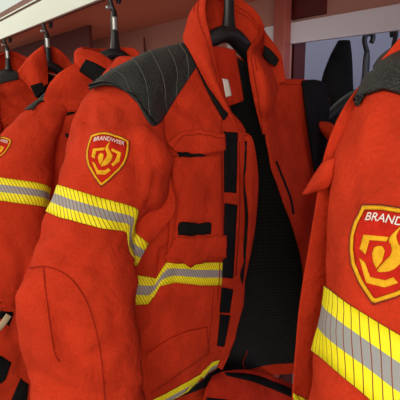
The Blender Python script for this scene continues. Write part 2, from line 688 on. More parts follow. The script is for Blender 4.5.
# =================================================================== JACKET
HOOK_Y = 0.567
XH = [-0.2, -0.716, -1.205, -1.73, -2.255]       # hanger positions along the rail
RAIL_Z = 0.249


def hanger_at(X):
    return U(X, HOOK_Y, RAIL_Z)


# ---- jacket 2 (the open one in the middle) is modelled in place
J2 = empty('firefighter_jacket', hanger_at(XH[1]))
ORIGIN = np.array(J2.location)
tag(J2, 'wide open red firefighter jacket in the middle, white label and black mesh lining showing', 'jacket',
    'firefighter jackets on the rail')

w1 = Waves(3, 0.30); w2 = Waves(5, 0.11); w3 = Waves(9, 0.05)


def cloth(a, b, c):
    return lambda G: a * w1(G) + b * w2(G) + c * w3(G)


# sleeve (near)
SL = [(112, 64, 180, 86, .825, .55), (90, 84, 168, 116, .785, .62), (75, 112, 168, 146, .75, .66), (65, 142, 172, 172, .722),
      (57, 170, 166, 200, .702), (51, 190, 148, 216, .692), (44, 214, 136, 238, .682), (31, 252, 137, 264, .668),
      (18, 298, 139, 305, .655), (20, 338, 142, 345, .648), (28, 380, 147, 392, .642), (35, 430, 152, 445, .64),
      (42, 480, 150, 492, .64), (48, 515, 146, 525, .64)]
sleeve = ring_tube(SL)
sleeve.displace(cloth(.004, .004, .0018))
sleeve.crease([(36, 232), (60, 250), (95, 262)], .010, 9)
sleeve.crease([(22, 268), (45, 292), (60, 330)], .010, 8)
sleeve.crease([(60, 340), (90, 372), (135, 385)], .010, 8)
sleeve.crease([(132, 330), (110, 345), (95, 352)], .008, 6)
sleeve.crease([(88, 105), (84, 135), (76, 170)], .007, 6)
sleeve.crease([(125, 108), (135, 150), (140, 190)], .008, 8)
sleeve.crease([(30, 372), (70, 392), (120, 400)], .008, 7)
sleeve.crease([(66, 128), (72, 150), (66, 176)], .005, 5)
sleeve.crease([(100, 105), (112, 128), (118, 140)], .004, 5)
sleeve.crease([(150, 150), (156, 175), (150, 205)], .006, 5)
sleeve.crease([(32, 290), (52, 300), (70, 296)], .005, 5)
sleeve.crease([(28, 312), (48, 322), (66, 318)], .004, 4)
sleeve.crease([(100, 268), (112, 300), (116, 330)], .004, 6)
sleeve.crease([(60, 362), (90, 358), (120, 368)], .005, 5)
sl = grid_mesh('sleeve', sleeve.G, RED, J2, 0.003, -1, closed=True)
pairs = [((53.5, 185), (46, 212)), ((70, 189), (66, 219)), ((90, 195), (88, 225)), ((110, 200), (108, 231)), ((126, 204), (126, 233.5)), ((131, 206), (130.5, 236)),
         ((132.5, 227), (132, 257)), ((141, 233), (137, 262))]
tape_band('reflective_stripe', sleeve, pairs, J2)
badge(sleeve, (106, 157), (126, 161), 0.0665, J2, 1.14)
ribbon('elbow_seam', sleeve, [(30, 268), (48, 267), (70, 278), (88, 305), (100, 350), (105, 400)], 0.9, DARKSEAM, J2)
ribbon('elbow_seam', sleeve, [(44, 268), (48, 310), (54, 350), (60, 362)], 0.8, DARKSEAM, J2)

# near front panel: rows shoulder -> hem, columns armhole -> front edge (px, py, X)
fp = [
    [(118, 75, -.722), (140, 65, -.722), (160, 57, -.722), (178, 51, -.722), (194, 47, -.722)],
    [(128, 96, -.685), (150, 88, -.690), (170, 82, -.695), (190, 76, -.70), (208, 72, -.705)],
    [(134, 125, -.66), (158, 120, -.662), (182, 114, -.668), (204, 110, -.675), (226, 107, -.685)],
    [(138, 160, -.65), (163, 155, -.648), (190, 152, -.652), (216, 146, -.66), (246, 137, -.672)],
    [(142, 200, -.655), (166, 196, -.645), (194, 192, -.648), (220, 190, -.656), (248, 188, -.67)],
    [(140, 240, -.665), (166, 236, -.645), (194, 234, -.648), (220, 232, -.656), (247, 230, -.67)],
    [(134, 285, -.67), (160, 278, -.648), (190, 274, -.648), (218, 272, -.656), (243, 270, -.67)],
    [(134, 335, -.665), (158, 330, -.645), (186, 327, -.645), (214, 324, -.655), (238, 318, -.672)],
    [(132, 378, -.66), (156, 372, -.64), (182, 366, -.642), (208, 358, -.656), (229, 352, -.675)],
    [(130, 415, -.66), (152, 408, -.64), (174, 398, -.645), (196, 384, -.662), (218, 368, -.684)],
]
front = face_cam(surf_from_ctrl([[atX(*c) for c in r] for r in fp], 110, 70))
front.displace(cloth(.003, .0026, .0012))
front.crease([(168, 160), (178, 200), (176, 230), (165, 262)], .009, 5)
front.crease([(162, 250), (158, 275), (150, 300)], .008, 4)
front.crease([(172, 158), (184, 176), (180, 196)], .005, 3)
front.crease([(176, 268), (172, 300), (160, 330)], .004, 5)
front.crease([(145, 330), (165, 312), (200, 300)], .004, 5)
front.crease([(150, 352), (180, 338), (206, 328)], .003, 3)
front.crease([(190, 165), (186, 190), (184, 215)], .003, 4)
front.crease([(205, 165), (208, 200), (204, 220)], .0025, 4)
front.crease([(150, 310), (175, 300), (200, 305)], .004, 5)
front.crease([(180, 335), (184, 360), (178, 380)], .003, 4)
front.crease([(168, 90), (185, 110), (205, 122)], .004, 5)
grid_mesh('front_panel', front.G, RED, J2, 0.003, 0)

# fold of the upper sleeve at the armpit
gp = [
    [(128, 112, .765), (146, 116, .762), (158, 122, .762)],
    [(128, 140, .742), (150, 146, .738), (165, 152, .748)],
    [(128, 170, .725), (150, 176, .718), (172, 184, .735)],
    [(126, 196, .715), (148, 204, .705), (175, 210, .728)],
    [(124, 222, .712), (142, 226, .700), (165, 226, .718)],
    [(122, 245, .712), (136, 248, .700), (148, 245, .712)],
    [(122, 268, .712), (130, 268, .704), (137, 266, .708)],
]
gus = face_cam(surf_from_ctrl([[atd(*c) for c in r] for r in gp], 60, 36))
gus.displace(cloth(.001, .0016, .0010))
gus.crease([(150, 130), (160, 165), (156, 205)], .005, 5)
gus.crease([(170, 188), (158, 210), (140, 228)], .004, 4)
grid_mesh('sleeve_gusset', gus.G, RED, J2, 0.004, 0)
decal('reflective_stripe', gus, [(131, 229), (148, 243)], [(134, 266), (137, 265)], TAPE, J2, nx=12, ny=7, off=.002, uv='tape', width=.062)

# yoke over the shoulder: columns outer tip -> neck
ridge = [(89, 86), (103, 74), (120, 65), (138, 57), (152, 51.5), (170, 46), (186, 42)]
low = [(88.5, 88), (103, 83.5), (120, 88), (136, 101), (155, 126), (176, 98), (197, 66)]
rx = [-.70, -.71, -.716, -.716, -.716, -.716, -.716]
lx = [-.69, -.672, -.662, -.655, -.640, -.662, -.698]
yk = []
R3 = np.array([atX(a, b, x) for (a, b), x in zip(ridge, rx)])
L3 = np.array([atX(a, b, x) for (a, b), x in zip(low, lx)])
# keep the outer tip on the sleeve head, nearer to the camera
sl_tip = [atd(88.5, 88, .745), atd(103, 83.5, .735), atd(120, 88, .738), atd(136, 101, .735), atd(155, 126, .742), atd(176, 98, .792), atd(197, 66, .845)]
L3 = np.array(sl_tip)
rd = [.752, .762, .775, .79, .805, .828, .85]
R3 = np.array([atd(a, b, d) for (a, b), d in zip(ridge, rd)])
kk = np.array([0, .12, .5, .9, 1, 1, 1])[:, None]
back1 = R3 + kk * np.array([-.045, 0.0, -.012]) * S
back2 = R3 + kk * np.array([-.085, 0.01, -.055]) * S
mid = (R3 * .55 + L3 * .45) + np.array([0, .3, .8, 1, 1, 1, 1])[:, None] * np.array([.012, -.006, .008]) * S
yoke = surf_from_ctrl([back2, back1, R3, mid, L3], 40, 60)
face_cam(yoke)
drape(yoke, (sleeve, front, gus), .003)
yoke.displace(cloth(.0006, .0008, .0005))
grid_mesh('shoulder_yoke', yoke.G, YOKE, J2, 0.004, 0.4)
for a, b in (((111, 70), (131, 96)), ((133, 59), (149, 117)), ((150, 52), (165, 112)), ((166, 47), (176, 97)), ((178, 44), (187, 82))):
    m_ = ((a[0] + b[0]) / 2 + 4, (a[1] + b[1]) / 2 - 4)
    ribbon('quilting_seam', yoke, [a, m_, b], 0.8, STITCH, J2, off=.0052, solid=.0006)

# red edge of the sleeve head under the yoke, dark piping line
ribbon('yoke_piping', yoke, [(89.5, 87.5), (104, 84.5), (120, 89), (136, 102), (154, 125)], 1.1, BLACK, J2, off=.0048, n=40)

# far front panel
ff = [
    [(262, 78, -.71), (275, 79, -.714), (291, 80, -.716), (308, 80, -.716), (322, 82, -.712)],
    [(264, 100, -.685), (277, 98, -.69), (293, 97, -.695), (312, 97, -.70), (325, 98, -.70)],
    [(265, 125, -.67), (279, 125, -.676), (296, 124, -.684), (314, 124, -.69), (325, 124, -.695)],
    [(269, 160, -.665), (283, 160, -.672), (300, 160, -.68), (314, 160, -.688), (321, 160, -.70)],
    [(282, 200, -.67), (294, 200, -.675), (309, 200, -.682), (322, 200, -.69), (334, 200, -.70)],
    [(298, 245, -.68), (307, 245, -.682), (318, 245, -.688), (330, 245, -.695), (346, 245, -.705)],
    [(306, 300, -.69), (314, 300, -.69), (324, 300, -.69), (336, 300, -.70), (350, 300, -.71)],
    [(308, 350, -.69), (316, 350, -.69), (326, 350, -.69), (338, 350, -.70), (352, 350, -.71)],
    [(306, 400, -.69), (314, 400, -.69), (324, 400, -.69), (338, 400, -.70), (352, 400, -.71)],
]
far = face_cam(surf_from_ctrl([[atX(*c) for c in r] for r in ff], 90, 50))
far.displace(cloth(.002, .0016, .0006))
far.crease([(276, 90), (290, 115), (300, 150)], .006, 7)
far.crease([(275, 100), (283, 140), (300, 175)], .005, 5)
far.crease([(282, 178), (300, 180), (316, 178)], .003, 2)
grid_mesh('front_panel', far.G, RED, J2, 0.003, 0)
ribbon('shoulder_seam', far, [(276, 84.5), (290, 85), (304, 85)], 0.8, DARKSEAM, J2)
ribbon('pocket_zip', far, [(275.5, 161), (283, 180), (290, 198), (293, 214)], 2.0, BLACK, J2, off=.002)
fy = face_cam(surf_from_ctrl([[atX(302, 81, -.705), atX(314, 80, -.705), atX(325, 83, -.705)],
                              [atX(305, 105, -.68), atX(316, 105, -.685), atX(329, 108, -.69)],
                              [atX(310, 140, -.67), atX(317, 138, -.678), atX(326, 138, -.685)],
                              [atX(315, 172, -.67), atX(318, 171, -.675), atX(322, 170, -.68)]], 30, 16))
grid_mesh('shoulder_yoke', fy.G, BLACK, J2, 0.005, 0)

# far sleeve (mostly hidden by the next jacket)
fs = ring_tube([(312, 122, 330, 122, .98, .3), (324, 136, 356, 134, .98), (331, 150, 372, 150, .975), (331, 200, 378, 200, .965),
                (332, 260, 380, 260, .955), (330, 330, 378, 330, .945), (328, 400, 374, 400, .94), (326, 440, 370, 440, .94)], 70, 48)
fs.displace(cloth(.003, .002, .0006))
grid_mesh('sleeve', fs.G, RED, J2, 0.003, -1, closed=True)

# back of the jacket with the black lining inside
bx = []
hx = XH[1]
BY = (.315, .335, .40, .47, .52, .567, .614, .67, .73, .79, .81)
BTOP = (.020, .036, .062, .082, .100, .106, .092, .056, .040, .028, .015)
BXO = (0, 0, 0, -.01, -.05, -.07, -.05, -.01, 0, 0, 0)
SD = (.075, .05, .015, 0, 0, 0, 0, 0, .015, .05, .075)
for z, xo in ((0, 0), (.06, -.06), (-.04, -.09), (-.14, -.105), (-.26, -.11), (-.38, -.11), (-.48, -.10), (-.56, -.075), (-.61, -.05)):
    row = []
    for k_, yy in enumerate(BY):
        if (z, xo) == (0, 0): row.append(U(hx + BXO[k_], yy, BTOP[k_] - .012))
        elif z == .06: row.append(U(hx + min(BXO[k_] - .02, xo), yy, BTOP[k_] - .03))
        else: row.append(U(hx + xo + SD[k_], yy, z))
    bx.append(row)
backp = surf_from_ctrl(bx, 90, 90)
backp.displace(cloth(.003, .002, .0005))
grid_mesh('back_panel', backp.G, RED, J2, 0.003, 0)
ctr = U(hx, HOOK_Y, -.2)
sg = np.sign((backp.N * (ctr - backp.G)).sum(-1).mean())
lin = backp.G + backp.N * sg * 0.006
nvl = int(lin.shape[0] * .955)
lo = grid_mesh('lining', lin[:nvl, 3:-3], LINING, J2, 0.002, 0)
# side seam that closes the near side of the body behind the sleeve
sd = []
for i in range(2, 10):
    a = front.G[int(i / 9 * 109), 0]
    bz = backp.G[:, 0]
    j = int(np.argmin(np.abs(bz[:, 2] - a[2])))
    b_ = bz[j]
    m_ = (a + b_) / 2 + np.array([0, -.012, 0]) * S
    sd.append([a, m_, b_])
sides = surf_from_ctrl(sd, 60, 16)
grid_mesh('side_panel', sides.G, RED, J2, 0.003, 0)
sd = []
for i in range(1, 9):
    a = far.G[int(i / 8 * 89), -1]
    bz = backp.G[:, -1]
    j = int(np.argmin(np.abs(bz[:, 2] - a[2])))
    sd.append([a, (a + bz[j]) / 2 + np.array([0, .01, 0]), bz[j]])
grid_mesh('side_panel', surf_from_ctrl(sd, 60, 12).G, RED, J2, 0.003, 0)

# lower inside hem: red facing and black strip lying in the bottom of the opening
hm = face_cam(surf_from_ctrl([
    [atX(212, 376, -.70), atX(226, 371, -.71), atX(250, 370, -.735), atX(275, 377, -.75), (atX(300, 388, -.75))],
    [atX(208, 384, -.685), atX(226, 379, -.695), atX(250, 380, -.715), atX(275, 388, -.73), (atX(300, 397, -.73))],
    [atX(204, 395, -.68), atX(226, 392, -.685), atX(250, 396, -.70), atX(275, 402, -.72), (atX(300, 408, -.72))],
    [atX(198, 420, -.69), atX(226, 418, -.69), atX(250, 420, -.70), atX(275, 424, -.72), (atX(300, 428, -.72))]], 40, 60))
hm.displace(cloth(.001, .001, .0004))
grid_mesh('hem_facing', hm.G, RED_IN, J2, 0.003, 0)
decal('hem_strip', hm, [(224, 373), (252, 375), (276, 383), (299, 393)], [(226, 376), (252, 382), (276, 391), (299, 401)], BLACK, J2, nx=40, ny=4, off=.002, smooth=True)
decal('hem_strip', hm, [(206, 397), (226, 399), (245, 404)], [(206, 404), (226, 406), (245, 410)], BLACK, J2, nx=20, ny=3, off=.002)
sweep('lining_edge', [atX(248, 340, -.80), atX(247, 352, -.79), atX(243, 362, -.77), atX(246, 371, -.75)], .0016, RED_IN, J2)

# front edge: strip with hook tape, zip and storm flap
decal('hook_tape_or_gap_shade', front, [(223, 132), (236.5, 133)], [(223.5, 192), (235, 193)], BLACK, J2, nx=6, ny=24, off=.003, solid=.003)
decal('hook_tape_or_gap_shade', front, [(224, 203), (236, 205)], [(221.5, 277), (232, 278)], BLACK, J2, nx=6, ny=24, off=.003, solid=.003)
decal('hook_tape_or_gap_shade', front, [(221, 287), (232, 289)], [(219, 312), (228.5, 312)], BLACK, J2, nx=6, ny=12, off=.003, solid=.003)
decal('hook_tape_or_gap_shade', front, [(219.5, 314), (229, 315)], [(216.5, 345), (223, 346)], BLACK, J2, nx=6, ny=12, off=.003, solid=.003)
sfl = face_cam(surf_from_ctrl([
    [atX(238, 134, -.668), atX(241, 134, -.664), atX(244, 134, -.66)],
    [atX(242, 142, -.668), atX(248, 139, -.662), atX(252, 138, -.66)],
    [atX(243, 165, -.666), atX(251, 164, -.660), atX(257, 164, -.664)],
    [atX(244, 192, -.664), atX(251, 192, -.656), atX(258, 191, -.664)],
    [atX(243, 232, -.666), atX(249, 232, -.658), atX(254.5, 231, -.666)],
    [atX(238, 270, -.668), atX(243, 270, -.662), atX(247, 270, -.668)],
    [atX(233, 310, -.672), atX(236, 310, -.668), atX(239, 310, -.672)],
    [atX(226, 345, -.676), atX(229, 346, -.672), atX(231.5, 347, -.676)],
    [atX(216, 366, -.682), atX(219, 368, -.678), atX(222, 370, -.682)]], 80, 14))
grid_mesh('storm_flap', sfl.G, RED, J2, 0.004, 0.5)
ribbon('zip', sfl, [(245.5, 141), (244.8, 165), (243.5, 180), (246, 200), (247, 222), (244, 255), (240, 285)], 2.4, BLACK, J2, off=.0035, solid=.003)

# chest pocket
PB = decal('chest_pocket', front, [(172, 156), (195, 155), (220, 155)], [(166, 262), (185, 262), (222, 259)], RED, J2, nx=26, ny=40, off=.004, solid=.006, bulge=.007)
decal('pocket_flap', front, [(163, 145), (174, 135.5), (192, 132), (220, 135.5)], [(172, 152), (185, 153), (205, 152.5), (220, 151)], RED, J2, nx=30, ny=8, off=.016, solid=.004, smooth=False)
decal('flap_shadow', front, [(174, 151), (190, 151), (207, 151)], [(177, 157), (188, 157.5), (202, 155)], BLACK, J2, nx=20, ny=4, off=.0105, solid=.001)  # black piece painted in as the shadow under the flap
decal('velcro_tab', front, [(177, 222), (206, 222)], [(177.5, 233), (205.5, 234)], BLACK, J2, nx=14, ny=5, off=.016, solid=.005)
decal('pocket_flap', front, [(172, 235), (195, 236), (222, 236)], [(165, 258), (174, 257), (184, 263), (187, 266), (192, 262), (202, 260), (205, 255), (222, 257)], RED, J2, nx=40, ny=8, off=.012, solid=.004)
ribbon('armhole_seam', front, [(158, 128), (163, 145), (168, 165), (175, 190), (178, 205)], 1.0, DARKSEAM, J2, off=.004)
ribbon('placket_seam', front, [(220.5, 120), (220.5, 150), (221, 200), (219, 262), (217, 300)], .8, DARKSEAM, J2, off=.003)
ribbon('placket_seam', front, [(238.5, 142), (238.5, 170), (239, 200), (238, 230), (235, 275)], .7, DARKSEAM, J2, off=.003)
ribbon('pocket_seam', front, [(217, 158), (218, 190), (219, 230)], .8, DARKSEAM, J2, off=.012)
ribbon('pocket_seam', front, [(168, 148), (178, 139), (195, 136.5), (219, 139.5)], 0.8, DARKSEAM, J2, off=.0185)
# body reflective stripes
decal('reflective_stripe', front, [(134, 274), (148, 276), (156, 278), (162, 269), (168, 260), (195, 262), (222, 262)],
      [(134, 305), (148, 304), (155, 296), (160, 286), (175, 282), (200, 285), (221, 285)], TAPE, J2, nx=60, ny=7, off=.0022, uv='tape', width=.040)
decal('reflective_stripe', front, [(146, 402), (165, 393), (185, 382), (202, 372), (212, 361), (219, 359)],
      [(156, 412), (172, 406), (189, 397), (203, 387), (210, 376), (214, 372)], TAPE, J2, nx=60, ny=7, off=.0022, uv='tape', width=.034)
# slanted lower pocket
decal('lower_pocket', front, [(146, 354), (162, 342), (182, 332), (206, 326)], [(150, 392), (170, 378), (190, 364), (207, 351)], RED, J2, nx=30, ny=14, off=.004, solid=.006, smooth=True)
ribbon('panel_seam', front, [(213, 290), (210, 330), (206, 356)], 0.8, DARKSEAM, J2)

# collar: columns along its length, each (base, middle, rim)
def collar_surf(cols, f, nv=16, nu=110):
    rows = [[f(*c[k]) for c in cols] for k in range(len(cols[0]))]
    return surf_from_ctrl(rows, nv, nu)


near_cols = [
    ((240, 137, -.672), (241, 135, -.668), (242, 133, -.666)),
    ((232, 127, -.675), (233, 122, -.668), (233, 119, -.668)),
    ((222, 110, -.678), (225, 106, -.668), (226, 104, -.672)),
    ((209, 86, -.685), (215, 85, -.672), (219, 84, -.680)),
    ((198, 66, -.695), (206, 64, -.682), (213, 60, -.690)),
    ((189, 50, -.71), (199, 44, -.70), (209, 38, -.70)),
    ((184, 41, -.73), (193, 28, -.725), (204, 16, -.715)),
    ((186, 32, -.75), (192, 12, -.75), (205, -2, -.74)),
    ((194, 26, -.775), (204, 2, -.775), (214, -14, -.765)),
    ((212, 34, -.80), (219, 8, -.80), (222, -12, -.795)),
    ((232, 42, -.80), (236, 18, -.80), (238, 0, -.795)),
    ((248, 52, -.785), (252, 28, -.79), (252, 9, -.785)),
    ((256, 58, -.76), (261, 42, -.765), (263, 27, -.765)),
    ((262, 60, -.735), (258, 50, -.735), (256, 41, -.74)),
    ((266, 64, -.705), (257, 57, -.69), (249, 51, -.705)),
    ((272, 73, -.688), (261, 70, -.67), (250, 67, -.69)),
    ((276, 87, -.675), (265, 86, -.655), (253, 86, -.68)),
    ((273, 105, -.668), (266, 105, -.655), (257, 106, -.672)),
    ((267, 120, -.676), (264, 121, -.672), (261, 122, -.676)),
    ((265, 134, -.674), (264.5, 134, -.672), (264, 134, -.674)),
]
col = collar_surf(near_cols, atX)
grid_mesh('collar', col.G, RED, J2, 0.007, 0)
# rolled rim along the collar edge
sweep('collar_rim', col.G[-1][::3], .0042, RED, J2, n=8, smooth=False)
sweep('collar_rim', col.G[0][int(110 * .72)::3], .0045, RED, J2, n=8, smooth=False)


def edge_seam(name, s, row, parent, u0=0, u1=None, w=.0016, side=1, mat=None, off=.005):
    G = s.G[row, u0:u1]; Nn = s.N[row, u0:u1] * side
    up = s.G[row - 1, u0:u1] - s.G[row, u0:u1]; up /= np.linalg.norm(up, axis=1, keepdims=True)
    return grid_mesh(name, np.stack([G + Nn * off + up * w / 2, G + Nn * off - up * w / 2]), mat or DARKSEAM, parent, .001, 0)


for sd_ in (1, -1):
    edge_seam('collar_seam', col, 12, J2, side=sd_)
# outer far collar layer
oc = surf_from_ctrl([[atX(262, 28, -.775), atX(267, 36, -.76), atX(276, 48, -.74), atX(281, 58, -.72), atX(283, 72, -.71), atX(285, 82, -.705)],
                     [atX(262, 48, -.77), atX(264, 54, -.755), atX(270, 62, -.735), atX(274, 70, -.715), atX(277, 78, -.71), atX(279, 84, -.705)],
                     [atX(258, 70, -.75), atX(260, 74, -.74), atX(264, 80, -.72), atX(268, 84, -.71), atX(272, 86, -.706), atX(276, 88, -.702)]], 12, 40)
grid_mesh('collar_guard', oc.G, RED, J2, 0.005, 0)
for sd_ in (1, -1):
    edge_seam('collar_seam', col, 10, J2, side=sd_, u0=38, u1=88, w=.0014)
grid_mesh('guard_gap_shade', surf_from_ctrl([[atX(264, 45, -.735), atX(271, 50, -.722), atX(279, 60, -.708)], [atX(263, 56, -.732), atX(268, 62, -.718), atX(276, 66, -.704)]], 6, 14).G, BLACK, J2, .002, 0)  # black patch painting the shade in the gap inside the guard
sweep('collar_rim', oc.G[0][::3], .003, RED, J2, n=8, smooth=False)
# black strap in the gap between yoke and collar
decal('neck_strap', front, [(193, 54), (204, 72), (214, 88), (227, 114)], [(196, 70), (203, 86), (212, 104), (222, 121)], BLACK, J2, nx=30, ny=6, off=.007, solid=.005)
# inner facing with the white label
fc = face_cam(surf_from_ctrl([[atX(204, 46, -.72), atX(220, 47, -.725), atX(235, 50, -.73)],
                              [atX(208, 70, -.715), atX(224, 72, -.72), atX(239, 73, -.725)],
                              [atX(216, 92, -.705), atX(230, 96, -.71), atX(243, 97, -.715)],
                              [atX(222, 107, -.70), atX(232, 105, -.705), atX(243, 101, -.712)]], 30, 24))
grid_mesh('inner_facing', fc.G, RED_IN, J2, 0.004, 0)
decal('white_label', fc, [(221.5, 79), (227.5, 80)], [(225, 97.5), (231, 96)], LABEL_W, J2, nx=5, ny=8, off=.003, solid=.001)


# ------------------------------------------------------------ jackets 3,4,5
def neighbour(X, label, dz=0.0, rz=0.0, skip=(), dy=0.0):
    r = copy_tree(J2, None, skip)
    loc = hanger_at(X)
    r.location = (loc[0], loc[1] + dy, loc[2] + dz)
    r.rotation_euler = (0, 0, math.radians(rz))
    r['label'] = label
    return r


J3 = neighbour(XH[2], 'red firefighter jacket left of the open middle one, a black strap across its folded collar', rz=0,
               skip=('collar', 'collar_rim', 'collar_guard', 'guard_gap_shade', 'collar_seam', 'armhole_seam', 'placket_seam', 'neck_strap', 'inner_facing', 'white_label', 'sleeve', 'reflective_stripe', 'badge', 'elbow_seam',
                     'shoulder_yoke', 'quilting_seam', 'yoke_piping', 'sleeve_gusset', 'front_panel', 'storm_flap', 'zip', 'hook_tape_or_gap_shade', 'chest_pocket',
                     'pocket_flap', 'velcro_tab', 'pocket_seam', 'lower_pocket', 'panel_seam', 'pocket_zip', 'shoulder_seam', 'side_panel', 'back_panel', 'lining', 'hem_facing', 'hem_strip', 'lining_edge'))
ORIGIN = np.array(J3.location)
XA = XH[2]


def a3(px, py, dx):
    return atX(px, py, XA + dx)


SL3 = [(68, 93, 92, 98, 1.26, .4), (33, 107, 70, 112, 1.18, .6), (9, 128, 60, 134, 1.14, .64), (-10, 153, 55, 160, 1.115), (-19, 176, 53, 186, 1.10),
       (-24, 202, 50, 207, 1.09), (-28, 240, 46, 246, 1.08), (-34, 275, 34, 280, 1.07), (-36, 298, 20, 302, 1.065), (-36, 306, 18, 310, 1.06)]
sv3 = ring_tube(SL3, 80, 60)
sv3.displace(cloth(.004, .003, .001))
sv3.crease([(12, 240), (25, 262), (22, 290)], .010, 6)
sv3.crease([(0, 215), (20, 235), (46, 240)], .006, 5)
grid_mesh('sleeve', sv3.G, RED, J3, .003, -1, closed=True)
tape_band('reflective_stripe', sv3, [((-8, 175), (-14, 200)), ((2, 178), (2, 201)), ((25, 181), (22, 204)), ((48, 186), (44, 207))], J3, nu=90)
badge(sv3, (-7, 149), (4, 151), .060, J3, 1.2)
f3 = face_cam(surf_from_ctrl([
    [a3(50, 82, 0), a3(58, 74, 0), a3(67, 68, 0), a3(78, 63, .0), a3(88, 66, .01)],
    [a3(42, 104, .03), a3(56, 98, .03), a3(72, 92, .03), a3(90, 88, .03), a3(104, 88, .03)],
    [a3(42, 135, .05), a3(56, 132, .05), a3(72, 128, .05), a3(92, 125, .05), a3(112, 122, .045)],
    [a3(40, 180, .055), a3(56, 180, .055), a3(74, 178, .055), a3(94, 177, .055), a3(114, 176, .05)],
    [a3(34, 230, .055), a3(52, 230, .055), a3(72, 228, .055), a3(92, 227, .055), a3(114, 226, .05)],
    [a3(10, 290, .05), a3(32, 292, .055), a3(60, 292, .055), a3(88, 291, .055), a3(112, 290, .05)],
    [a3(-12, 340, .05), a3(18, 346, .055), a3(50, 348, .055), a3(82, 348, .055), a3(108, 348, .05)],
    [a3(-22, 410, .045), a3(14, 415, .05), a3(46, 418, .05), a3(78, 420, .05), a3(104, 420, .05)]], 80, 50))
f3.displace(cloth(.004, .003, .001))
f3.crease([(24, 262), (14, 300), (12, 330)], .010, 5)
f3.crease([(12, 335), (22, 350), (20, 372)], .008, 4)
grid_mesh('front_panel', f3.G, RED, J3, .003, 0)
decal('hook_tape_or_gap_shade', f3, [(-8, 352), (2, 356), (11, 362)], [(-6, 384), (2, 382), (6, 378)], BLACK, J3, nx=12, ny=6, off=.004)
decal('hook_tape_or_gap_shade', f3, [(20, 378), (28, 384)], [(9, 404), (26, 410)], BLACK, J3, nx=8, ny=8, off=.004)
decal('hook_tape_or_gap_shade', f3, [(-8, 310), (8, 306), (14, 314)], [(-8, 322), (2, 318), (8, 326)], BLACK, J3, nx=10, ny=5, off=.003)  # no tape here: black patch painting the dark gap behind the cuff strap
decal('pocket_flap', f3, [(44, 100), (60, 97), (84, 100)], [(47, 109), (54, 114), (84, 111)], RED, J3, nx=20, ny=6, off=.006, solid=.004)
decal('flap_shadow', f3, [(50, 111), (58, 113), (76, 111)], [(52, 117), (60, 117.5), (74, 114)], BLACK, J3, nx=16, ny=3, off=.002, solid=.001)  # painted shadow below this jacket's flap
decal('shoulder_yoke', sv3, [(22, 106), (33, 95), (47, 84)], [(33, 111), (40, 102), (49, 92)], YOKE, J3, nx=16, ny=5, off=.004, solid=.004)
bk3 = []
for z, xo in ((.03, -.03), (-.04, -.09), (-.14, -.105), (-.26, -.11), (-.38, -.11), (-.50, -.11), (-.66, -.10)):
    bk3.append([U(XA + xo + s_, y_, z + t_) for y_, s_, t_ in ((.34, .09, -.09), (.37, .04, -.07), (.46, 0, -.01), (.567, 0, .03), (.67, 0, -.01), (.76, .04, -.05), (.79, .10, -.07))])
bk3 = surf_from_ctrl(bk3, 60, 50)
bk3.displace(cloth(.003, .002, .001))
grid_mesh('back_panel', bk3.G, RED, J3, .003, 0)
grid_mesh('lining', (bk3.G + np.array([.008, 0, 0]))[1:-6, 2:-2], LINING, J3, .002, 0)
ff3 = surf_from_ctrl([[U(XA + .0 + a_, y_, z_ - t_) for y_, t_, a_ in ((.63, -.005, 0), (.70, .015, 0), (.80, .05, -.01))] if z_ == .05 else
                      [U(XA + .045 + a_, y_, z_) for y_, t_, a_ in ((.66, 0, 0), (.72, 0, .01), (.80, 0, -.04))] for z_ in (.05, -.03, -.15, -.3, -.45, -.6)], 60, 30)
ff3.displace(cloth(.004, .003, .001))
grid_mesh('front_panel', ff3.G, RED, J3, .003, 0)
sweep('cuff_strap', [a3(-8, 334, .07), a3(1, 326, .07), a3(9, 315, .07)], .010, BEIGE, J3, n=8, flat=(.3, 1))
c3 = [
    ((104, 92, .05), (110, 82, .058), (118, 70, .05)),
    ((94, 82, .035), (102, 70, .045), (110, 61, .035)),
    ((82, 70, .02), (90, 60, .03), (97, 53, .02)),
    ((75, 62, .0), (76, 54, .0), (82, 49.5, .0)),
    ((80, 58, -.04), (80, 50, -.05), (84, 48, -.04)),
    ((95, 62, -.07), (95, 54, -.08), (96, 50, -.07)),
    ((112, 66, -.07), (114, 56, -.08), (115, 49, -.07)),
    ((128, 72, -.05), (131, 60, -.05), (132, 49, -.05)),
    ((136, 80, -.02), (139, 68, -.02), (140, 56, -.02)),
    ((136, 92, .02), (139, 80, .02), (140, 70, .02)),
]
s3 = surf_from_ctrl([[a3(*c[k]) for c in c3] for k in range(3)], 14, 90)
grid_mesh('collar', s3.G, RED, J3, 0.007, 0)
sweep('collar_rim', s3.G[-1][::3], .0042, RED, J3, n=8, smooth=False)
st = surf_from_ctrl([[a3(86, 59.5, .05), a3(97, 64, .062), a3(109, 71, .072)],
                     [a3(82, 65, .05), a3(94, 73, .062), a3(106, 82, .072)],
                     [a3(79, 71, .045), a3(92, 80, .057), a3(104, 90, .067)]], 8, 16)
grid_mesh('neck_strap', st.G, BLACK, J3, 0.005, 0)
J4 = neighbour(XH[3], 'red firefighter jacket near the left edge, only its raised collar and chest visible', rz=0, skip=('shoulder_yoke', 'quilting_seam', 'yoke_piping', 'collar', 'collar_rim', 'collar_guard', 'guard_gap_shade', 'collar_seam', 'neck_strap', 'inner_facing', 'white_label'))
ORIGIN = np.array(J4.location)
y4 = surf_from_ctrl([[atX(-25, 85, XH[3] + .07), atX(0, 75, XH[3] + .05), atX(17, 71, XH[3] + .03)],
                     [atX(-25, 95, XH[3] + .09), atX(0, 84, XH[3] + .075), atX(19, 79, XH[3] + .05)]], 8, 16)
grid_mesh('shoulder_yoke', y4.G, YOKE, J4, .006, 0)


def a4(px, py, dx):
    return atX(px, py, XH[3] + dx)


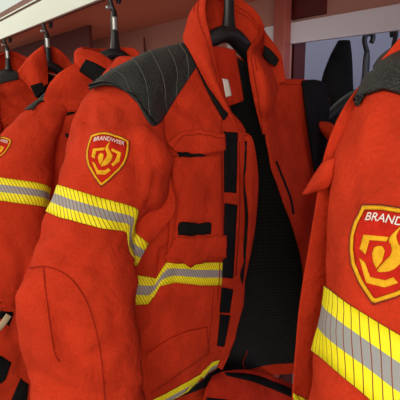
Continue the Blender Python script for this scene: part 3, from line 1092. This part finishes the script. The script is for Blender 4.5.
c4 = [((36, 96, .045), (41, 90, .055), (47, 84, .045)), ((28, 86, .03), (37, 76, .045), (47, 74, .03)), ((20, 77, .01), (33, 62, .025), (46, 62, .01)),
      ((17, 73, 0), (30, 57, 0), (43.5, 48, 0)), ((24, 72, -.04), (34, 56, -.05), (44, 46, -.05)), ((44, 72, -.07), (49, 58, -.075), (52, 47, -.07)),
      ((60, 76, -.05), (62, 64, -.05), (63, 54, -.05)), ((67, 82, -.02), (69, 74, -.02), (72, 67, -.02)), ((66, 92, .02), (68, 86, .02), (70, 80, .02))]
s4 = surf_from_ctrl([[a4(*c[k]) for c in c4] for k in range(3)], 14, 90)
grid_mesh('collar', s4.G, RED, J4, 0.007, 0)
sweep('collar_rim', s4.G[-1][::3], .0042, RED, J4, n=8, smooth=False)
st4 = surf_from_ctrl([[a4(30, 86, .10), a4(36, 84, .105), a4(42, 82.5, .105)], [a4(36, 98, .115), a4(41, 94, .115), a4(46, 90, .115)]], 6, 10)
grid_mesh('neck_strap', st4.G, BLACK, J4, 0.005, 0)
J5 = neighbour(XH[4], 'red firefighter jacket farthest left, only a corner of collar and shoulder in view', dz=0.0, rz=-12)

# ------------------------------------------------------------------ jacket 1
J1 = neighbour(XH[0], 'nearest red firefighter jacket on the right, its large sleeve badge cut by the edge', rz=0,
               skip=('sleeve', 'reflective_stripe', 'badge', 'elbow_seam', 'shoulder_yoke', 'quilting_seam', 'yoke_piping', 'sleeve_gusset',
                     'back_panel', 'lining', 'side_panel', 'hem_facing', 'hem_strip', 'lining_edge'))
ORIGIN = np.array(J1.location)
S1 = [(430, 10, 560, 40, .47, .6), (388, 48, 540, 95, .43, .6), (357, 86, 530, 150, .395, .62), (341, 125, 535, 205, .375, .66), (334, 165, 540, 260, .362),
      (331, 205, 540, 305, .352), (332, 245, 535, 345, .345), (325, 288, 515, 385, .338), (314, 350, 490, 450, .33),
      (300, 420, 480, 520, .325), (290, 500, 470, 600, .32)]
sv1 = ring_tube(S1, 120, 90)
sv1.displace(cloth(.0035, .003, .0014))
sv1.crease([(352, 118), (345, 160), (352, 210)], .004, 10)
sv1.crease([(400, 110), (380, 150), (360, 180)], .003, 14)
grid_mesh('sleeve', sv1.G, RED, J1, 0.003, -1, closed=True)
tape_band('reflective_stripe', sv1, [((326, 288), (315, 351)), ((350, 305), (340, 373)), ((375, 321), (365, 394)), ((400, 336), (395, 420)), ((430, 352), (430, 440))],
          J1, nu=160, mat=TAPE1)
badge(sv1, (390, 254), (420, 263), 0.0665, J1, 0.89)
decal('shoulder_yoke', sv1, [(354, 103), (362, 91), (371, 79), (384, 60), (400, 48), (430, 30), (470, 25)],
      [(354, 104), (362, 99), (371, 95), (384, 91.5), (400, 96), (430, 120), (470, 160)], YOKE, J1, nx=50, ny=20, off=.004, solid=.005)

B1 = [
    [(400, 38, -0.240), (426, 44, -0.228), (458, 50, -0.228), (480, 10, -0.275), (520, 8, -0.240)],
    [(352, 96, -0.260), (378, 102, -0.248), (410, 108, -0.248), (450, 70, -0.275), (500, 60, -0.275)],
    [(333, 130, -0.265), (359, 136, -0.253), (391, 142, -0.253), (430, 120, -0.275), (480, 118, -0.285)],
    [(322, 165, -0.268), (348, 171, -0.256), (380, 177, -0.256), (420, 165, -0.275), (470, 165, -0.290)],
    [(317, 195, -0.270), (343, 201, -0.258), (375, 207, -0.258), (415, 205, -0.275), (465, 205, -0.290)],
    [(308, 250, -0.270), (334, 256, -0.258), (366, 262, -0.258), (405, 262, -0.275), (460, 262, -0.290)],
    [(300, 305, -0.268), (326, 311, -0.256), (358, 317, -0.256), (400, 322, -0.275), (455, 322, -0.290)],
    [(296, 350, -0.265), (322, 356, -0.253), (354, 362, -0.253), (395, 370, -0.275), (450, 370, -0.290)],
    [(292, 405, -0.260), (318, 411, -0.248), (350, 417, -0.248), (390, 430, -0.275), (445, 430, -0.290)],
    [(288, 470, -0.255), (314, 476, -0.243), (346, 482, -0.243), (386, 495, -0.275), (440, 500, -0.290)],
]
bk1 = face_cam(surf_from_ctrl([[atX(*c) for c in r] for r in B1], 90, 60))
bk1.displace(cloth(.002, .0015, .0006))
grid_mesh('back_panel', bk1.G, RED, J1, 0.003, 0)
decal('reflective_stripe', bk1, [(293, 392), (310, 400), (330, 410)], [(292, 440), (310, 450), (330, 460)], TAPE, J1, nx=20, ny=7, off=.002, uv='tape', width=.06)
fl = surf_from_ctrl([[atX(324, 163, -.262), atX(330, 160, -.255), atX(336, 158, -.25)],
                     [atX(313, 180, -.275), atX(320, 180, -.262), atX(330, 185, -.255)],
                     [atX(304, 195, -.285), atX(307, 193, -.28), atX(312, 190, -.275)]], 20, 12)
grid_mesh('back_pleat', fl.G, RED, J1, 0.005, 0)
# body closing surface towards the far side
bz = []
for i in range(0, 90, 10):
    a = bk1.G[i, -1]
    b_ = np.array([a[0] + .02, HOOK_Y * S + .02, a[2]])
    bz.append([a, b_, b_ + [0.0, .22, 0]])
grid_mesh('back_panel', surf_from_ctrl(bz, 40, 20).G, RED, J1, 0.003, 0)

# ----------------------------------------------------------------- hangers
ORIGIN = np.zeros(3)


def make_hanger():
    h = empty('coat_hanger', (0, 0, 0))
    u = S
    pl = lambda *a: [np.array(p) * u for p in a]
    # hook that grips the rail, stem, metal ferrule, shoulder bar
    sweep('hook', pl((0, .012, -.012), (0, .016, .002), (0, .008, .009), (0, -.004, .007), (0, -.010, -.004), (0, -.006, -.020), (0, 0, -.034)),
          .0085, PLASTIC, h, n=8, flat=(.8, 1))
    sweep('knob', pl((0, -.020, -.026), (0, -.012, -.024), (0, -.004, -.024)), .0065, METAL, h, n=8)
    sweep('stem', pl((0, 0, -.028), (0, 0, -.05), (0, 0, -.09), (0, 0, -.115), (0, 0, -.140)), np.array([.008, .0125, .0135, .017, .026]), PLASTIC, h, n=12, flat=(.6, 1))
    sweep('ferrule', pl((0.006, -.001, -.046), (0.006, -.001, -.078)), .0095, METAL, h, n=10, flat=(.5, 1))
    pts = pl((-.012, -.20, -.256), (-.012, -.17, -.232), (-.012, -.11, -.198), (-.010, -.05, -.155), (-.004, 0, -.134), (-.010, .05, -.160), (-.012, .11, -.220), (-.012, .17, -.250), (-.012, .20, -.270))
    sweep('shoulder_bar', pts, np.array([.010, .012, .014, .024, .026, .024, .014, .012, .010]), PLASTIC, h, n=12, flat=(1, .75))
    return h


HL = ['black plastic coat hanger holding the nearest jacket at the right',
      'black coat hanger in the open collar of the wide open middle jacket',
      'black coat hanger above the jacket just left of the wide open one',
      'black coat hanger above the raised collar of the jacket near the left edge',
      'black coat hanger at the far left end of the rail']
h0 = make_hanger()
for i, X in enumerate(XH):
    h = h0 if i == 0 else copy_tree(h0)
    h.location = hanger_at(X - (.02 if i == 1 else 0))
    tag(h, HL[i], 'hanger', 'black hangers on the rail')

# --------------------------------------------------------------------- rack
WHITE = plain('white_enamel', (0.62, 0.68, 0.62), 0.45)
BROWNM = plain('brown_metal', (0.16, 0.085, 0.07), 0.45)
DRED = plain('dark_red_enamel', (0.075, 0.004, 0.004), 0.6)
POSTR = plain('worn_red_enamel', (0.32, 0.07, 0.05), 0.35)
SHELF = plain('shelf_underside', (0.66, 0.24, 0.15), 0.55)
MAUVE = plain('mauve_panel', (0.40, 0.19, 0.15), 0.6)
BEAM = plain('pale_beam', (0.66, 0.68, 0.78), 0.45)

def xat(px, Y):
    r = ray(px, 60)
    return Y * r[0] / r[1]


rack = empty('wardrobe_rack', U(-1.2, .6, -1.0))
tag(rack, 'white and dark red metal coat rack with shelf above the jackets', 'rack')
ORIGIN = np.array(rack.location)
X0, X1 = -4.2, 1.6
ubox('shelf_front', X0, X1, .546, .558, .249, .316, WHITE, rack, .002)
ubox('shelf_board', X0, X1, .558, .93, .262, .275, SHELF, rack)
ubox('hanging_rail', X0, X1, .562, .574, .252, .262, DRED, rack, .001)
ubox('top_rail', X0, X1, .60, .62, .335, .385, BROWNM, rack, .004)
ubox('top_rail_lip', X0, X1, .592, .600, .352, .357, WHITE, rack)
ubox('back_board', X0, xat(290, .935), .93, .94, -.6, .275, MAUVE, rack)
ubox('rear_beam', -1.2, X1, .918, .93, .137, .187, BEAM, rack, .001)
ubox('upper_board', xat(290, .935), X1, .94, .95, .185, .275, MAUVE, rack)



ubox('upright', xat(275.5, .905), xat(286.5, .905), .895, .917, -1.2, .262, POSTR, rack, .002)
ubox('upright', xat(284, .96), xat(297, .96), .95, .99, -1.2, .262, DRED, rack, .001)
ubox('gusset_plate', xat(290, .945), xat(326, .945), .925, .94, .197, .262, DRED, rack)
ubox('cross_panel', -4.0, xat(90, .73), .73, .742, .178, .262, DRED, rack)
sweep('peg', [atY(145, 52, .915), atY(144.5, 44, .912), atY(144, 37, .905)], np.array([.006, .005, .003]) * 1.0, DRED, rack, n=8)
ubox('end_upright', X0, X0 + .03, .56, .93, -1.2, .40, DRED, rack)
ubox('end_upright', X1 - .03, X1, .56, .93, -1.2, .40, DRED, rack)

# ------------------------------ hangers and a black coat on the rear beam
ORIGIN = np.zeros(3)
for i, px in enumerate((342, 384)):
    X = xat(px, .97)
    h = copy_tree(h0, None, ('ferrule', 'knob'))
    h.location = U(X, 1.06 if i == 0 else 1.0, .15)
    h.rotation_euler = (0, 0, math.radians((-12, 55)[i]))
    h['group'] = 'black hangers on the rear beam'
    h['label'] = ('black hanger under the pale rear beam beside the red upright', 'black hanger under the pale rear beam above the nearest jacket')[i]
bkc = empty('black_coat', U(xat(335, 1.0), 1.0, .1))
ORIGIN = np.array(bkc.location)
tag(bkc, 'narrow black coat hanging behind the pale beam between the two nearest jackets', 'coat')
bt = ring_tube([(338, 41, 350, 41, 1.34, .5), (329, 58, 352, 58, 1.34, .5), (321, 82, 353, 82, 1.34, .5), (317, 120, 354, 120, 1.34, .5), (316, 260, 354, 260, 1.3, .5)], 50, 32)
grid_mesh('coat_body', bt.G, BLACK, bkc, .002, 0, closed=True)

# --------------------------------------------------------------------- room
ORIGIN = np.zeros(3)
WALLM = plain('pale_wall', (0.22, 0.24, 0.40), 0.8)
CEILM = plain('pale_ceiling', (0.74, 0.76, 0.68), 0.8)
FLOORM = fabric('grey_floor', (0.20, 0.19, 0.18), (0.25, 0.24, 0.22), rough=0.5, noise=3, weave=100, bump=.1, sheen=0)
for n_, a in (('wall_back', (-9, 4, 1.75, 1.80, -1.24, 1.1)), ('wall_left', (-9.1, -9, -2.2, 1.75, -1.24, 1.1))):
    tag(ubox(n_, *a, WALLM), kind='structure')
tag(ubox('floor', -9.1, 2.6, -2.2, 1.8, -1.246, -1.24, FLOORM), kind='structure')
tag(ubox('ceiling', -9.1, 2.6, -2.2, 1.8, 1.1, 1.12, CEILM), kind='structure')

# ------------------------------------------------------------------- lights
PANEL = plain('lamp_diffuser', (.8, .8, .75), .6)
PANEL.node_tree.nodes['Principled BSDF'].inputs['Emission Color'].default_value = (.92, 1, .84, 1)
PANEL.node_tree.nodes['Principled BSDF'].inputs['Emission Strength'].default_value = .8
lp = empty('ceiling_light', U(-3.2, 1.2, 1.08))
ORIGIN = np.array(lp.location)
tag(lp, 'long pale glowing ceiling light above the rack at top left', 'ceiling light')
ubox('lamp_frame', -8.2, -1.2, .95, 1.72, 1.085, 1.098, WHITE, lp)
ubox('diffuser', -8.17, -1.23, .98, 1.69, 1.078, 1.086, PANEL, lp)
ORIGIN = np.zeros(3)
def area(name, loc, size, power, col, target, sy=None):
    l = bpy.data.lights.new(name, 'AREA'); l.energy = power; l.size = size; l.color = col
    if sy: l.shape = 'RECTANGLE'; l.size_y = sy
    o = bpy.data.objects.new(name, l); C.objects.link(o)
    o.location = loc
    d = Vector(target) - Vector(loc)
    o.rotation_euler = d.to_track_quat('-Z', 'Y').to_euler()
    return o


area('ceiling_lamp', U(-.75, -1.35, .95), 1.3, 22, (1.0, .93, .80), U(-.9, .5, 0), .5)
area('ceiling_lamp', U(-2.6, -.9, .95), 1.3, 55, (1.0, .93, .80), U(-2.6, .5, .1), .5)
area('fill_light', U(2.1, -1.4, .25), 1.4, 100, (1.0, .92, .82), U(-.6, .5, -.1))  # added fill lamp with no real source, evens out the jacket fronts
area('beam_fill', U(1.4, .45, .1), .5, 10, (.72, .78, 1.0), U(-.4, .8, .12))  # cool lamp added only to brighten the rear beam
area('wall_fill', U(.3, 1.35, .4), .8, 9, (.70, .78, 1.0), U(-.4, 1.75, -.1))  # added bluish lamp behind the rack, lights the back wall
w = bpy.data.worlds.new('world'); bpy.context.scene.world = w
w.use_nodes = True
w.node_tree.nodes['Background'].inputs[0].default_value = (1.0, .88, .76, 1)
w.node_tree.nodes['Background'].inputs[1].default_value = 0.7

sc = bpy.context.scene
sc.view_settings.view_transform = 'Standard'
sc.view_settings.look = 'None'
sc.view_settings.exposure = -0.22
sc.view_settings.gamma = 1.0
